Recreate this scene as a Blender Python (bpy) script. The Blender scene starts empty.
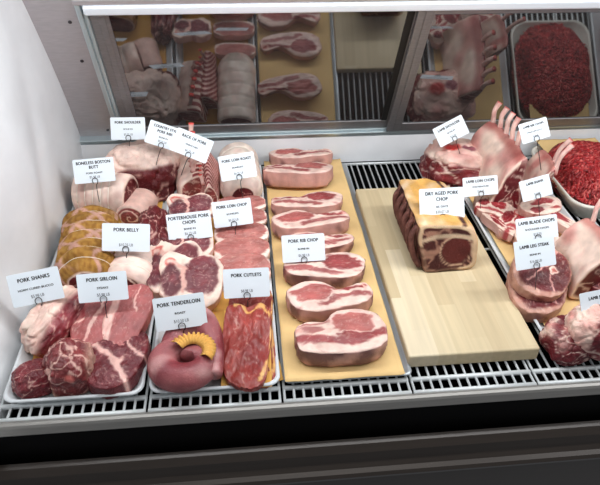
import bpy, math, random
from mathutils import Vector, Matrix, noise
PI = math.pi
S = bpy.context.scene
C = S.collection
rnd = random.Random(7)

# ---------------------------------------------------------------- camera
CAM = Vector((0, 0, .85)); F = 600.0
RX = Vector((0.99530459, -0.09572088, 0.01436265))      # image right
RY = Vector((-0.04644953, -0.60253068, -0.79674288))    # image down
RZ = Vector((0.08491886, 0.79233471, -0.60414774))      # forward
def ray(px, py): return RX*((px-300)/F) + RY*((py-242.5)/F) + RZ
def G(px, py, z=0.0):                                   # point of the level plane at height z
    d = ray(px, py); return CAM + d*((z-CAM.z)/d.z)
def Yp(px, py, y):                                      # point of the upright plane at distance y
    d = ray(px, py); return CAM + d*(y/d.y)
cam = bpy.data.objects.new('camera', bpy.data.cameras.new('camera')); C.objects.link(cam)
m = Matrix((RX, -RY, -RZ)).transposed().to_4x4(); m.translation = CAM
cam.matrix_world = m
cam.data.sensor_width = 36; cam.data.lens = 36; cam.data.clip_start = .01
S.camera = cam

# ---------------------------------------------------------------- helpers
def lin(c):
    return tuple((v/255/12.92 if v/255 <= .04045 else ((v/255+.055)/1.055)**2.4) for v in c)
def mix(a, b, t): return tuple(a[i]+(b[i]-a[i])*t for i in range(3))
def sst(a, b, x):
    t = min(1, max(0, (x-a)/(b-a))) if a != b else float(x > a)
    return t*t*(3-2*t)
def nz(x, y, z=0.0, s=0.0): return noise.noise(Vector((x+s*13.7, y-s*7.3, z+s*3.1)))
def mesh_obj(name, verts, faces, mat, parent=None, cols=None, smooth=True, loc=None, rot=None):
    me = bpy.data.meshes.new(name); me.from_pydata([tuple(v) for v in verts], [], faces); me.update()
    if cols is not None:
        at = me.color_attributes.new('Col', 'FLOAT_COLOR', 'POINT')
        flat = []
        for c in cols: flat += [c[0], c[1], c[2], 1.0]
        at.data.foreach_set('color', flat)
    if smooth: me.polygons.foreach_set('use_smooth', [True]*len(me.polygons))
    o = bpy.data.objects.new(name, me); C.objects.link(o)
    if mat: me.materials.append(mat)
    if parent: o.parent = parent
    if loc is not None: o.location = loc
    if rot is not None: o.rotation_euler = rot
    return o
def empty(name, loc=(0, 0, 0), rot=(0, 0, 0)):
    o = bpy.data.objects.new(name, None); C.objects.link(o); o.location = loc; o.rotation_euler = rot
    o.empty_display_size = .02
    return o
def tag(o, label, cat, group=None, kind=None):
    o['label'] = label; o['category'] = cat
    if group: o['group'] = group
    if kind: o['kind'] = kind
    if label in PLACED: q = PLACED[label]; o.location.x, o.location.y = q[:2]; o.scale = q[2:]
    return o
# where each joint lies on its tray (x, y in metres) and its own size factors
PLACED = {
 'pork rib chop at the very back of the orange paper': (0.1534, 1.4445, 1.024, 0.794, 0.902),
 'second pork rib chop from the back, overlapping the rearmost': (0.1368, 1.3431, 1.010, 0.874, 0.940),
 'pork rib chop directly behind the one with a long fat strip': (0.1476, 1.2171, 1.008, 0.914, 0.960),
 'pork rib chop with the long fat strip, fourth from the back': (0.1456, 1.1289, 1.002, 0.854, 0.925),
 'pork rib chop half hidden by its price card': (0.1560, 1.0596, 1.008, 0.778, 0.885),
 'pork rib chop just in front of the price card': (0.1577, 0.9641, 1.039, 0.858, 0.944),
 'pork rib chop second from the front of the paper': (0.1553, 0.8719, 1.041, 0.865, 0.949),
 'frontmost pork rib chop, the largest on the paper': (0.1617, 0.7684, 1.018, 0.931, 0.974),
 'large bone-in pork shoulder with pale skin on top and dark cut front': (-0.2638, 1.3750, 0.848, 0.928, 0.887),
 'herb-crusted golden rolled roast tied with white string': (-0.3402, 1.0477, 0.879, 0.776, 0.826),
 'rolled pork belly with its pink and white spiral end facing forward': (-0.2653, 1.2418, 0.789, 0.648, 0.715),
 'pale rolled pork belly with a dark rim, below its price card': (-0.2472, 0.9839, 0.915, 0.558, 0.714),
 'dark marbled pork rib piece between the belly roll and the porterhouse chops': (-0.2086, 1.1097, 0.812, 1.400, 1.066),
 'pork shank with white skin at the front left, under its price card': (-0.3669, 0.8563, 0.737, 0.839, 0.787),
 'cut pork shank end at the very front of the left tray, veined with fat': (-0.3197, 0.7424, 0.851, 0.903, 0.877),
 'dark red pork piece in the front left corner of the left tray': (-0.3798, 0.7278, 0.812, 0.695, 0.751),
 'dark sirloin steak at the front right corner of the left tray': (-0.2472, 0.7568, 0.814, 1.053, 0.926),
 'rosy sirloin steak beside the pork shank': (-0.2893, 0.8481, 0.710, 0.808, 0.758),
 'rosy sirloin steak with a broad fat strip along its left edge': (-0.2353, 0.8454, 0.713, 0.773, 0.742),
 'rack of pork with pale fat side and red-tipped rib bones pointing up': (-0.1272, 1.3543, 0.972, 0.744, 0.851),
 'rib slab with diagonal red and white stripes beside the pale loin roast': (-0.0935, 1.3194, 0.997, 0.748, 0.864),
 'pale tied pork loin roast lying lengthwise at the back': (-0.0143, 1.3487, 0.814, 0.840, 0.827),
 'rearmost boneless loin chop, touching the loin roast': (-0.0132, 1.2353, 0.912, 0.519, 0.688),
 'boneless loin chop second from the back, behind the price card': (-0.0144, 1.1729, 0.920, 0.586, 0.735),
 'boneless loin chop in the middle of its row of five': (-0.0154, 1.1123, 0.954, 0.605, 0.760),
 'boneless loin chop second from the front of its row': (-0.0155, 1.0507, 0.943, 0.669, 0.795),
 'front boneless loin chop, just behind the cutlets price card': (-0.0153, 0.9846, 0.915, 0.777, 0.843),
 'small porterhouse chop showing above the top of its price card': (-0.1316, 1.1869, 1.023, 0.783, 0.895),
 'porterhouse chop showing just below its price card': (-0.1341, 1.0598, 0.945, 0.858, 0.901),
 'porterhouse chop with dark lean and marrow bone, left of the front one': (-0.1564, 0.9868, 0.900, 1.241, 1.057),
 'front porterhouse chop with round bone, behind the tenderloin card': (-0.1231, 0.9520, 1.054, 0.894, 0.971),
 'coiled pork tenderloin at the front of the second tray': (-0.1113, 0.7239, 0.988, 0.976, 0.982),
 'pork tenderloin curved behind the coiled one, under the card': (-0.1145, 0.7660, 0.810, 1.210, 0.990),
 'lowest pork cutlet, its dark edge showing on the right of the stack': (-0.0023, 0.7894, 0.908, 1.204, 1.046),
 'middle pork cutlet, upper end showing below the price card': (-0.0030, 0.8529, 0.890, 1.062, 0.972),
 'top pork cutlet with yellow fat edge at the front of the stack': (-0.0125, 0.7691, 0.983, 1.443, 1.191),
 'lamb shoulder with pale fat top beside the bare wire bars': (0.5738, 1.3705, 0.901, 0.937, 0.918),
 'lamb loin chop with a round marrow bone, nearest the dry-aged roast': (0.5950, 1.1733, 0.878, 0.680, 0.773),
 'lamb loin chop lying just behind the leg steak card': (0.6333, 1.1123, 0.827, 1.158, 0.979),
 'small red lamb chop between the two other loin chops': (0.5919, 1.1037, 0.400, 1.396, 0.747),
 'pale lamb blade chop running from the blade chops card to the right': (0.7381, 1.0859, 0.400, 1.240, 0.704),
 'lamb blade chop under the lamb shank card': (0.6997, 1.1378, 0.995, 0.665, 0.814),
 'lamb blade chop hidden mostly behind the leg steak card': (0.6553, 1.0377, 0.767, 1.127, 0.930),
 'lower lamb leg steak of the stacked pair with a thick pale rim': (0.5938, 0.8953, 0.786, 1.352, 1.031),
 'upper lamb leg steak of the stacked pair, dark lean on top': (0.5943, 0.8992, 0.763, 1.196, 0.955),
 'lamb shank piece with rounded white fat, below the card at the right edge': (0.6294, 0.7318, 0.880, 0.846, 0.863),
 'dark red lamb shank piece in the front left corner of the lamb tray': (0.5932, 0.7372, 0.931, 0.929, 0.930),
 'dark red lamb piece at the right edge behind the rack of lamb': (0.7265, 0.8891, 0.586, 1.156, 0.823),
}
def struct(o): o['kind'] = 'structure'; return o
class MB:
    def __init__(s): s.v = []; s.f = []; s.c = []
    def add(s, v, f, c=None):
        n = len(s.v); s.v += [tuple(q) for q in v]; s.f += [tuple(i+n for i in q) for q in f]
        if c is not None: s.c += c
    def box(s, a, b, M=None):
        x0, y0, z0 = a; x1, y1, z1 = b
        v = [Vector(q) for q in ((x0,y0,z0),(x1,y0,z0),(x1,y1,z0),(x0,y1,z0),(x0,y0,z1),(x1,y0,z1),(x1,y1,z1),(x0,y1,z1))]
        if M: v = [M @ q for q in v]
        s.add(v, [(0,3,2,1),(4,5,6,7),(0,1,5,4),(1,2,6,5),(2,3,7,6),(3,0,4,7)])
    def tube(s, pts, r, n=8, cols=None, flat=1.0):
        pts = [Vector(p) for p in pts]; k = len(pts)
        rs = r if isinstance(r, (list, tuple)) else [r]*k
        v = []; cc = []; up = Vector((0, 0, 1)); prev = None
        for i, p in enumerate(pts):
            t = (pts[min(i+1, k-1)]-pts[max(i-1, 0)]).normalized()
            if prev is None:
                a = up if abs(t.z) < .9 else Vector((1, 0, 0)); u = t.cross(a).normalized()
            else: u = (prev - t*prev.dot(t)).normalized()
            prev = u; w = t.cross(u)
            for j in range(n):
                an = 2*PI*j/n; v.append(p+u*math.cos(an)*rs[i]+w*math.sin(an)*rs[i]*flat)
                if cols: cc.append(cols[i] if not callable(cols) else cols(i/(k-1), an, v[-1]))
        f = [(i*n+j, i*n+(j+1) % n, (i+1)*n+(j+1) % n, (i+1)*n+j) for i in range(k-1) for j in range(n)]
        f.append(tuple(range(n-1, -1, -1))); f.append(tuple((k-1)*n+j for j in range(n)))
        s.add(v, f, cc if cols else None)
    def build(s, name, mat, parent=None, smooth=False, **k):
        return mesh_obj(name, s.v, s.f, mat, parent, s.c if s.c else None, smooth, **k)
def bevel(o, w=.003, seg=2):
    b = o.modifiers.new('bevel', 'BEVEL'); b.width = w; b.segments = seg; b.limit_method = 'ANGLE'; return o
def crom(pts, n, closed=True):
    k = len(pts); out = []
    segs = k if closed else k-1
    for i in range(n):
        t = i/n*segs if closed else i/(n-1)*segs
        j = min(int(t), segs-1); u = t-j
        g = (lambda q: Vector(pts[q % k])) if closed else (lambda q: Vector(pts[min(max(q, 0), k-1)]))
        a, b, c, d = g(j-1), g(j), g(j+1), g(j+2)
        out.append(.5*((2*b)+(c-a)*u+(2*a-5*b+4*c-d)*u*u+(3*b-a-3*c+d)*u**3))
    return out

# ---------------------------------------------------------------- materials
def nmat(name):
    mt = bpy.data.materials.new(name); mt.use_nodes = True
    nt = mt.node_tree; b = nt.nodes['Principled BSDF']; return mt, nt, b
def N(nt, t, **k):
    n = nt.nodes.new(t)
    for a, v in k.items():
        if a.startswith('i_'): n.inputs[a[2:].replace('_', ' ')].default_value = v
        else: setattr(n, a, v)
    return n
def plain(name, col, rough=.5, metal=0, nscale=0, namt=.1, bump=0, stretch=None, spec=None, coat=0):
    mt, nt, b = nmat(name); L = nt.links.new
    c = lin(col)+(1,)
    b.inputs['Base Color'].default_value = c; b.inputs['Roughness'].default_value = rough; b.inputs['Metallic'].default_value = metal
    if spec is not None: b.inputs['Specular IOR Level'].default_value = spec
    if coat: b.inputs['Coat Weight'].default_value = coat
    if nscale:
        tc = N(nt, 'ShaderNodeTexCoord'); mp = N(nt, 'ShaderNodeMapping'); mp.inputs['Scale'].default_value = stretch or (1, 1, 1)
        nn = N(nt, 'ShaderNodeTexNoise', i_Scale=nscale, i_Detail=6.0)
        L(tc.outputs['Object'], mp.inputs['Vector']); L(mp.outputs['Vector'], nn.inputs['Vector'])
        mx = N(nt, 'ShaderNodeMix', data_type='RGBA', blend_type='MIX')
        mx.inputs[6].default_value = c; mx.inputs[7].default_value = tuple(v*(1-namt) for v in c[:3])+(1,)
        rp = N(nt, 'ShaderNodeMapRange'); rp.inputs[1].default_value = .35; rp.inputs[2].default_value = .65
        L(nn.outputs['Fac'], rp.inputs[0]); L(rp.outputs[0], mx.inputs[0]); L(mx.outputs[2], b.inputs['Base Color'])
        if bump:
            bp = N(nt, 'ShaderNodeBump', i_Strength=bump, i_Distance=.002); L(nn.outputs['Fac'], bp.inputs['Height']); L(bp.outputs['Normal'], b.inputs['Normal'])
    return mt
def meatmat(name, rough=.38, vein=.35, grain=90, bump=.5, fatc=(235, 190, 180), spec=.5, coarse=1.0):
    mt, nt, b = nmat(name); L = nt.links.new
    at = N(nt, 'ShaderNodeAttribute', attribute_name='Col')
    tc = N(nt, 'ShaderNodeTexCoord')
    n1 = N(nt, 'ShaderNodeTexNoise', i_Scale=grain, i_Detail=5.0, i_Roughness=.6, i_Distortion=1.2); L(tc.outputs['Object'], n1.inputs['Vector'])
    n2 = N(nt, 'ShaderNodeTexNoise', i_Scale=grain*3.5, i_Detail=3.0); L(tc.outputs['Object'], n2.inputs['Vector'])
    n3 = N(nt, 'ShaderNodeTexNoise', i_Scale=28.0, i_Detail=2.0); L(tc.outputs['Object'], n3.inputs['Vector'])
    r1 = N(nt, 'ShaderNodeMapRange'); r1.inputs[1].default_value = .57; r1.inputs[2].default_value = .70; r1.inputs[3].default_value = 0; r1.inputs[4].default_value = vein
    L(n1.outputs['Fac'], r1.inputs[0])
    mx = N(nt, 'ShaderNodeMix', data_type='RGBA'); L(r1.outputs[0], mx.inputs[0]); L(at.outputs['Color'], mx.inputs[6]); mx.inputs[7].default_value = lin(fatc)+(1,)
    r2 = N(nt, 'ShaderNodeMapRange'); r2.inputs[1].default_value = .3; r2.inputs[2].default_value = .7; r2.inputs[3].default_value = .82; r2.inputs[4].default_value = 1.22
    L(n3.outputs['Fac'], r2.inputs[0])
    gm = N(nt, 'ShaderNodeGamma'); gm.inputs[1].default_value = 1.22; L(mx.outputs[2], gm.inputs[0])
    hs = N(nt, 'ShaderNodeVectorMath', operation='SCALE'); L(gm.outputs[0], hs.inputs[0]); L(r2.outputs[0], hs.inputs['Scale'])
    L(hs.outputs[0], b.inputs['Base Color'])
    r3 = N(nt, 'ShaderNodeMapRange'); r3.inputs[1].default_value = .3; r3.inputs[2].default_value = .7; r3.inputs[3].default_value = rough-.1; r3.inputs[4].default_value = rough+.2
    L(n2.outputs['Fac'], r3.inputs[0]); L(r3.outputs[0], b.inputs['Roughness'])
    ad = N(nt, 'ShaderNodeMath', operation='ADD'); L(n1.outputs['Fac'], ad.inputs[0]); L(n2.outputs['Fac'], ad.inputs[1])
    bp = N(nt, 'ShaderNodeBump', i_Strength=bump, i_Distance=.0025); L(ad.outputs[0], bp.inputs['Height']); L(bp.outputs['Normal'], b.inputs['Normal'])
    b.inputs['Specular IOR Level'].default_value = spec
    b.inputs['Subsurface Weight'].default_value = .06
    b.inputs['Subsurface Radius'].default_value = (.008, .003, .002)
    b.inputs['Subsurface Scale'].default_value = .5
    return mt
M_meat = meatmat('raw_meat'); M_fat = meatmat('pale_fat_skin', rough=.42, vein=.15, grain=60, bump=.3, fatc=(245, 225, 215))
M_dark = meatmat('dark_meat', rough=.34, vein=.40, grain=70, bump=.7, fatc=(205, 150, 145))
M_lean = meatmat('lean_pork', rough=.36, vein=.25, grain=110, bump=.35, fatc=(225, 165, 155))
M_herb = meatmat('herb_rub', rough=.75, vein=.5, grain=160, bump=1.0, fatc=(150, 118, 66), spec=.2)
M_aged = meatmat('aged_meat', rough=.6, vein=.12, grain=100, bump=.7, fatc=(190, 150, 130), spec=.3)
M_mince = meatmat('minced_beef', rough=.33, vein=.25, grain=220, bump=.4, fatc=(225, 150, 140))
M_bone = plain('bone', (232, 200, 190), .45, nscale=80, namt=.2)
M_string = plain('butcher_string', (235, 228, 215), .8)
M_card = plain('white_card', (226, 234, 240), .45)
M_ink = plain('black_ink', (22, 22, 26), .6)
M_ink2 = plain('grey_ink', (95, 98, 104), .6)
M_wire = plain('dark_wire', (70, 70, 72), .35, 1)
M_tray = plain('white_tray', (214, 218, 220), .3, nscale=30, namt=.06)
M_tray2 = plain('cream_tray', (226, 222, 210), .4, nscale=30, namt=.05)
M_rack = plain('coated_wire', (216, 220, 220), .35, .15)
M_pan = plain('dark_pan', (10, 10, 11), .9, spec=.1)
M_steel = plain('brushed_steel', (188, 182, 184), .38, .55, nscale=40, namt=.10, stretch=(1, 6, 6))
M_lipm = plain('lip_steel', (146, 143, 138), .35, .5, nscale=30, namt=.1, stretch=(.5, 8, 8))
M_alu = plain('door_aluminium', (140, 138, 139), .4, .7, nscale=60, namt=.15, stretch=(1, 1, 6))
M_track = plain('track_aluminium', (190, 204, 208), .3, .7)
M_white = plain('white_enamel', (236, 238, 240), .35, nscale=12, namt=.08)
M_rail = plain('bright_rail', (232, 238, 244), .35, .2)
M_seal = plain('black_seal', (16, 16, 17), .5)
M_bump = plain('bumper_vinyl', (54, 46, 40), .36, .15, nscale=20, namt=.15, stretch=(.4, 8, 8))
M_void = plain('black_slot', (7, 6, 6), .5, spec=.08)
M_screw = plain('screw_steel', (80, 76, 78), .35, .9)
# tinted mirror glass
M_mirror, nt, b = nmat('tinted_mirror')
b.inputs['Base Color'].default_value = (.235, .24, .245, 1); b.inputs['Metallic'].default_value = 1; b.inputs['Roughness'].default_value = .04
df = nt.nodes.new('ShaderNodeBsdfDiffuse'); df.inputs[0].default_value = (.13, .12, .12, 1); ms = nt.nodes.new('ShaderNodeMixShader'); ms.inputs[0].default_value = .16
nt.links.new(b.outputs[0], ms.inputs[1]); nt.links.new(df.outputs[0], ms.inputs[2]); nt.links.new(ms.outputs[0], nt.nodes['Material Output'].inputs[0])
# butcher paper
def papermat(name, col):
    mt, nt, b = nmat(name); L = nt.links.new
    tc = N(nt, 'ShaderNodeTexCoord'); n1 = N(nt, 'ShaderNodeTexNoise', i_Scale=14.0, i_Detail=5.0); n2 = N(nt, 'ShaderNodeTexNoise', i_Scale=300.0, i_Detail=2.0)
    L(tc.outputs['Object'], n1.inputs['Vector']); L(tc.outputs['Object'], n2.inputs['Vector'])
    r = N(nt, 'ShaderNodeValToRGB'); r.color_ramp.elements[0].position = .35; r.color_ramp.elements[1].position = .7
    r.color_ramp.elements[0].color = lin(tuple(v*.93 for v in col))+(1,); r.color_ramp.elements[1].color = lin(col)+(1,)
    L(n1.outputs['Fac'], r.inputs[0]); L(r.outputs[0], b.inputs['Base Color'])
    bp = N(nt, 'ShaderNodeBump', i_Strength=.15, i_Distance=.001); L(n2.outputs['Fac'], bp.inputs['Height']); L(bp.outputs['Normal'], b.inputs['Normal'])
    b.inputs['Roughness'].default_value = .7; b.inputs['Specular IOR Level'].default_value = .25
    return mt
M_paper = papermat('butcher_paper', (232, 196, 136)); M_paper2 = papermat('peach_paper', (226, 172, 88))
# butcher block: long staves of slightly different wood
M_board, nt, b = nmat('maple_staves'); L = nt.links.new
tc = N(nt, 'ShaderNodeTexCoord'); sp = N(nt, 'ShaderNodeSeparateXYZ'); L(tc.outputs['Object'], sp.inputs[0])
ml = N(nt, 'ShaderNodeMath', operation='MULTIPLY'); ml.inputs[1].default_value = 1/.034; L(sp.outputs['X'], ml.inputs[0])
fl = N(nt, 'ShaderNodeMath', operation='FLOOR'); L(ml.outputs[0], fl.inputs[0])
m2 = N(nt, 'ShaderNodeMath', operation='MULTIPLY_ADD'); m2.inputs[1].default_value = 4.0; L(sp.outputs['Y'], m2.inputs[0])
m3 = N(nt, 'ShaderNodeMath', operation='MULTIPLY'); m3.inputs[1].default_value = .37; L(fl.outputs[0], m3.inputs[0]); L(m3.outputs[0], m2.inputs[2])
f2 = N(nt, 'ShaderNodeMath', operation='FLOOR'); L(m2.outputs[0], f2.inputs[0])
cb = N(nt, 'ShaderNodeCombineXYZ'); L(fl.outputs[0], cb.inputs[0]); L(f2.outputs[0], cb.inputs[1])
wn = N(nt, 'ShaderNodeTexWhiteNoise'); L(cb.outputs[0], wn.inputs['Vector'])
rp = N(nt, 'ShaderNodeValToRGB'); e = rp.color_ramp.elements
e[0].color = lin((194, 174, 138))+(1,); e[1].color = lin((218, 202, 172))+(1,)
e2 = rp.color_ramp.elements.new(.5); e2.color = lin((206, 188, 152))+(1,)
L(wn.outputs['Value'], rp.inputs[0])
mp = N(nt, 'ShaderNodeMapping'); mp.inputs['Scale'].default_value = (90, 4, 90); L(tc.outputs['Object'], mp.inputs[0])
gn = N(nt, 'ShaderNodeTexNoise', i_Scale=1.0, i_Detail=4.0); L(mp.outputs[0], gn.inputs['Vector'])
mr = N(nt, 'ShaderNodeMapRange'); mr.inputs[1].default_value = .3; mr.inputs[2].default_value = .7; mr.inputs[3].default_value = .9; mr.inputs[4].default_value = 1.05
L(gn.outputs['Fac'], mr.inputs[0])
vs = N(nt, 'ShaderNodeVectorMath', operation='SCALE'); L(rp.outputs[0], vs.inputs[0]); L(mr.outputs[0], vs.inputs['Scale']); L(vs.outputs[0], b.inputs['Base Color'])
b.inputs['Roughness'].default_value = .55

# ---------------------------------------------------------------- colours
FAT = lin((238, 216, 202)); FATP = lin((226, 190, 178)); SKIN = lin((242, 222, 210)); WFAT = lin((244, 230, 218))
PINK = lin((184, 112, 107)); PINK2 = lin((164, 88, 88)); ROSE = lin((188, 120, 114)); RED = lin((158, 58, 58)); DRED = lin((116, 38, 44)); WINE = lin((92, 28, 38))
BONEC = lin((224, 180, 168)); HERB = lin((186, 146, 82)); TAN = lin((216, 172, 104)); AGED = lin((88, 46, 42)); LAMB = lin((150, 48, 56)); CREAM = lin((228, 204, 178))
def El(cx, cy, rx, ry, rot, col, soft=.18, amt=1): return ('e', cx, cy, rx, ry, math.radians(rot), col, soft, amt)
def Li(pts, w, col, soft=.6, amt=1): return ('l', pts, w, col, soft, amt)
def paint(x, y, base, layers, seed=0, warp=.10):
    wx = x + warp*1.3*nz(x*2.3, y*2.3, .3, seed)+warp*.55*nz(x*8, y*8, .9, seed); wy = y + warp*1.3*nz(x*2.3+9, y*2.3, .7, seed)+warp*.55*nz(x*8+5, y*8, .2, seed)
    c = base
    for l in layers:
        if l[0] == 'e':
            _, cx, cy, rx, ry, ro, col, soft, amt = l
            dx, dy = wx-cx, wy-cy; a = (dx*math.cos(ro)+dy*math.sin(ro))/rx; b = (-dx*math.sin(ro)+dy*math.cos(ro))/ry
            c = mix(c, col, amt*(1-sst(1-soft, 1+soft, math.hypot(a, b))))
        else:
            _, pts, w, col, soft, amt = l
            d = 9
            for p, q in zip(pts, pts[1:]):
                vx, vy = q[0]-p[0], q[1]-p[1]; t = min(1, max(0, ((wx-p[0])*vx+(wy-p[1])*vy)/(vx*vx+vy*vy+1e-9)))
                d = min(d, math.hypot(wx-p[0]-t*vx, wy-p[1]-t*vy))
            c = mix(c, col, amt*(1-sst(w*(1-soft), w*(1+soft), d)))
    v_ = abs(nz(wx*3.1, wy*5.2, .5, seed+8)); c = mix(c, FAT, .30*(1-sst(.0, .05, v_)))
    c = mix(c, mix(c, RED, .5), .35*sst(.15, .5, nz(wx*4.3, wy*4.3, 2.5, seed+9)))
    return c
def muscle(x, y, z, seed, red, fat, amt=.7, fr=2.2, wid=.07):
    n = abs(nz(x*fr+.6*nz(x*3, y*3, z*3, seed+2), y*fr, z*fr, seed))
    v = 1-sst(wid*.3, wid*1.4, n)
    c = mix(red, tuple(q*.72 for q in red), sst(-.3, .5, nz(x*1.7, y*1.7, z*1.7, seed+5)))
    return mix(c, fat, v*amt)

# ---------------------------------------------------------------- shape makers
def slab(name, outline, w, d, th, base, layers, mat=M_meat, seed=0, dome=.12, warp=.1, side=None, sideamt=.35, flip=False, droop=0, parent=None, na=110, nr=26, rough=.0022, lean=0):
    """a cut of meat: outline in -1..1, thickness th; the cut faces and the rind get their own colours"""
    pts = crom([(x*(-1 if flip else 1), y, 0) for x, y in outline], na)
    if flip: pts = pts[::-1]
    cx = sum(p.x for p in pts)/na; cy = sum(p.y for p in pts)/na
    v = []; c = []; f = []
    def colat(u, q):
        uu = -u if flip else u
        return paint(uu, q, base, layers, seed, warp)
    def zz(u, q): return rough*(nz(u*2.2, q*2.2, 0, seed)+.4*nz(u*6, q*6, 1, seed)) - droop*(u*u)
    rings = [(k/nr, 'top') for k in range(0, nr+1)]
    v.append(((cx)*w/2, cy*d/2, th*(1+dome)+zz(cx, cy))); c.append(colat(cx, cy))
    prev = None
    def ring(fn):
        nonlocal prev
        s0 = len(v)
        for i, p in enumerate(pts):
            q, col = fn(i, p); v.append(q); c.append(col)
        if prev is None:
            for i in range(na): f.append((0, s0+i, s0+(i+1) % na))
        else:
            for i in range(na): f.append((prev+i, s0+i, s0+(i+1) % na, prev+(i+1) % na))
        prev = s0
    for k in range(1, nr+1):
        r = (k/nr)
        def fn(i, p, r=r):
            u = cx+(p.x-cx)*r; q = cy+(p.y-cy)*r; inset = .985
            e = sst(.93, 1.0, r)
            return (u*inset*w/2, q*inset*d/2, th*(1+dome*(1-r*r))-e*th*.04+zz(u, q)*(1.6 if r<.97 else 1)+.0012*nz(u*9, q*9, 2, seed)), colat(u*.99, q*.99)
        ring(fn)
    for k, (zf, bul) in enumerate(((.93, .998), (.86, 1.0), (.6, 1.005), (.35, 1.0), (.15, .985), (.03, .95))):
        def fn(i, p, zf=zf, bul=bul):
            nn = 1+.035*nz(p.x*5, p.y*5, zf*4, seed)+.015*nz(p.x*14, p.y*14, zf*6, seed)
            u = cx+(p.x-cx)*bul*nn; q = cy+(p.y-cy)*bul*nn
            col = colat(cx+(p.x-cx)*.94, cy+(p.y-cy)*.94)
            if side: col = mix(col, side(p.x*(-1 if flip else 1), p.y, zf) if callable(side) else side, sideamt)
            lz = lean*(1-zf)
            return (u*w/2, q*d/2-lz, th*zf+zz(p.x, p.y)*zf), col
        ring(fn)
    f.append(tuple(prev+i for i in range(na-1, -1, -1)))
    return mesh_obj(name, v, f, mat, parent, c)
def put(o, loc, rx=0, ry=0, rz=0):
    o.location = loc; o.rotation_euler = (math.radians(rx), math.radians(ry), math.radians(rz)); return o
def lump(name, dims, colf, mat=M_meat, seed=0, e=.75, namp=.10, nfr=1.5, nu=110, nv=70, flat=.6, parent=None, shape=None, crease=0):
    """a rounded joint of meat: super-ellipsoid with lobes, flattened underneath; base at z=0"""
    v = []; c = []; f = []
    def sp(w, m): return math.copysign(abs(w)**m, w)
    for j in range(nv+1):
        ph = -PI/2+PI*j/nv
        for i in range(nu):
            th = 2*PI*i/nu
            x = sp(math.cos(ph), e)*sp(math.cos(th), e); y = sp(math.cos(ph), e)*sp(math.sin(th), e); z = sp(math.sin(ph), e)
            k = 1+namp*nz(x*nfr, y*nfr, z*nfr, seed)+namp*.35*nz(x*nfr*2.7, y*nfr*2.7, z*nfr*2.7, seed+1)
            k += .03*nz(x*6, y*6, z*6, seed+3)-.035*(1-sst(0, .12, abs(nz(x*3.1, y*3.1, z*3.1, seed+7))))
            if crease: k -= crease*(1-sst(.0, .09, abs(nz(x*1.6, y*1.6, z*1.6, seed+4))))
            px, py, pz = x*k, y*k, z*k
            if pz < -flat: pz = -flat-(abs(pz)-flat)*.08
            col = colf(px, py, pz)
            if shape: px, py, pz = shape(px, py, pz)
            v.append((px*dims[0]/2, py*dims[1]/2, (pz+flat)*dims[2]/(1+flat))); c.append(col)
    for j in range(nv):
        for i in range(nu):
            f.append((j*nu+i, j*nu+(i+1) % nu, (j+1)*nu+(i+1) % nu, (j+1)*nu+i))
    o = mesh_obj(name, v, f, mat, parent, c); return o
def roll(name, L, a, b, colf, endf, mat=M_fat, seed=0, strings=(), dip=.10, parent=None, nt_=90, nl=90, namp=.03, flat=.78, taper=None):
    """a rolled joint lying along local Y, base at z=0; strings pinch it; both ends are cut faces"""
    v = []; c = []; f = []
    ne = 14
    rows = []
    for k in range(ne): rows.append((0, k/ne))                      # front cap from centre out
    for k in range(nl+1): rows.append((k/nl, 1))
    for k in range(ne): rows.append((1, 1-(k+1)/ne))
    for t, r in rows:
        edge = min(t, 1-t)*L
        rr = math.sqrt(max(0, 1-(1-min(1, edge/(.014)))**2))*.10+.90
        pin = 0
        for s in strings: pin = max(pin, math.exp(-((t-s)*L/.006)**2))
        for i in range(nt_):
            th = 2*PI*i/nt_; cs, sn = math.cos(th), math.sin(th)
            n = 1+namp*nz(cs*1.5, sn*1.5, t*4, seed)
            k = rr*(1-dip*pin)*n*r
            if taper: k *= taper(t)
            z = sn*k*b
            if z < -flat*b: z = -flat*b-(-z-flat*b)*.1
            bul = (1-r*r)*.006*(1 if t > .5 else -1) if r < 1 else 0
            v.append((cs*k*a, (t-.5)*L+bul, z+flat*b))
            c.append(colf(th, t, cs, sn) if r == 1 and .01 < t < .99 else endf(cs*r, sn*r, r, t))
    n = nt_
    for j in range(len(rows)-1):
        for i in range(n): f.append((j*n+i, j*n+(i+1) % n, (j+1)*n+(i+1) % n, (j+1)*n+i))
    f.append(tuple(range(n-1, -1, -1)))
    o = mesh_obj(name, v, f, mat, parent, c)
    if strings:
        for s in strings:
            mb = MB(); p = []
            for i in range(41):
                th = 2*PI*i/40; nn = 1+namp*nz(math.cos(th)*1.5, math.sin(th)*1.5, s*4, seed); k = (1-dip)*nn*(taper(s) if taper else 1)
                z = math.sin(th)*k*b*1.01
                if z < -flat*b: z = -flat*b-(-z-flat*b)*.1
                p.append((math.cos(th)*k*a*1.01+0, (s-.5)*L+.001*math.sin(3*th), z+flat*b))
            mb.tube(p, .0008, 5); mb.build('string', M_string, o, True)
    return o
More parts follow.
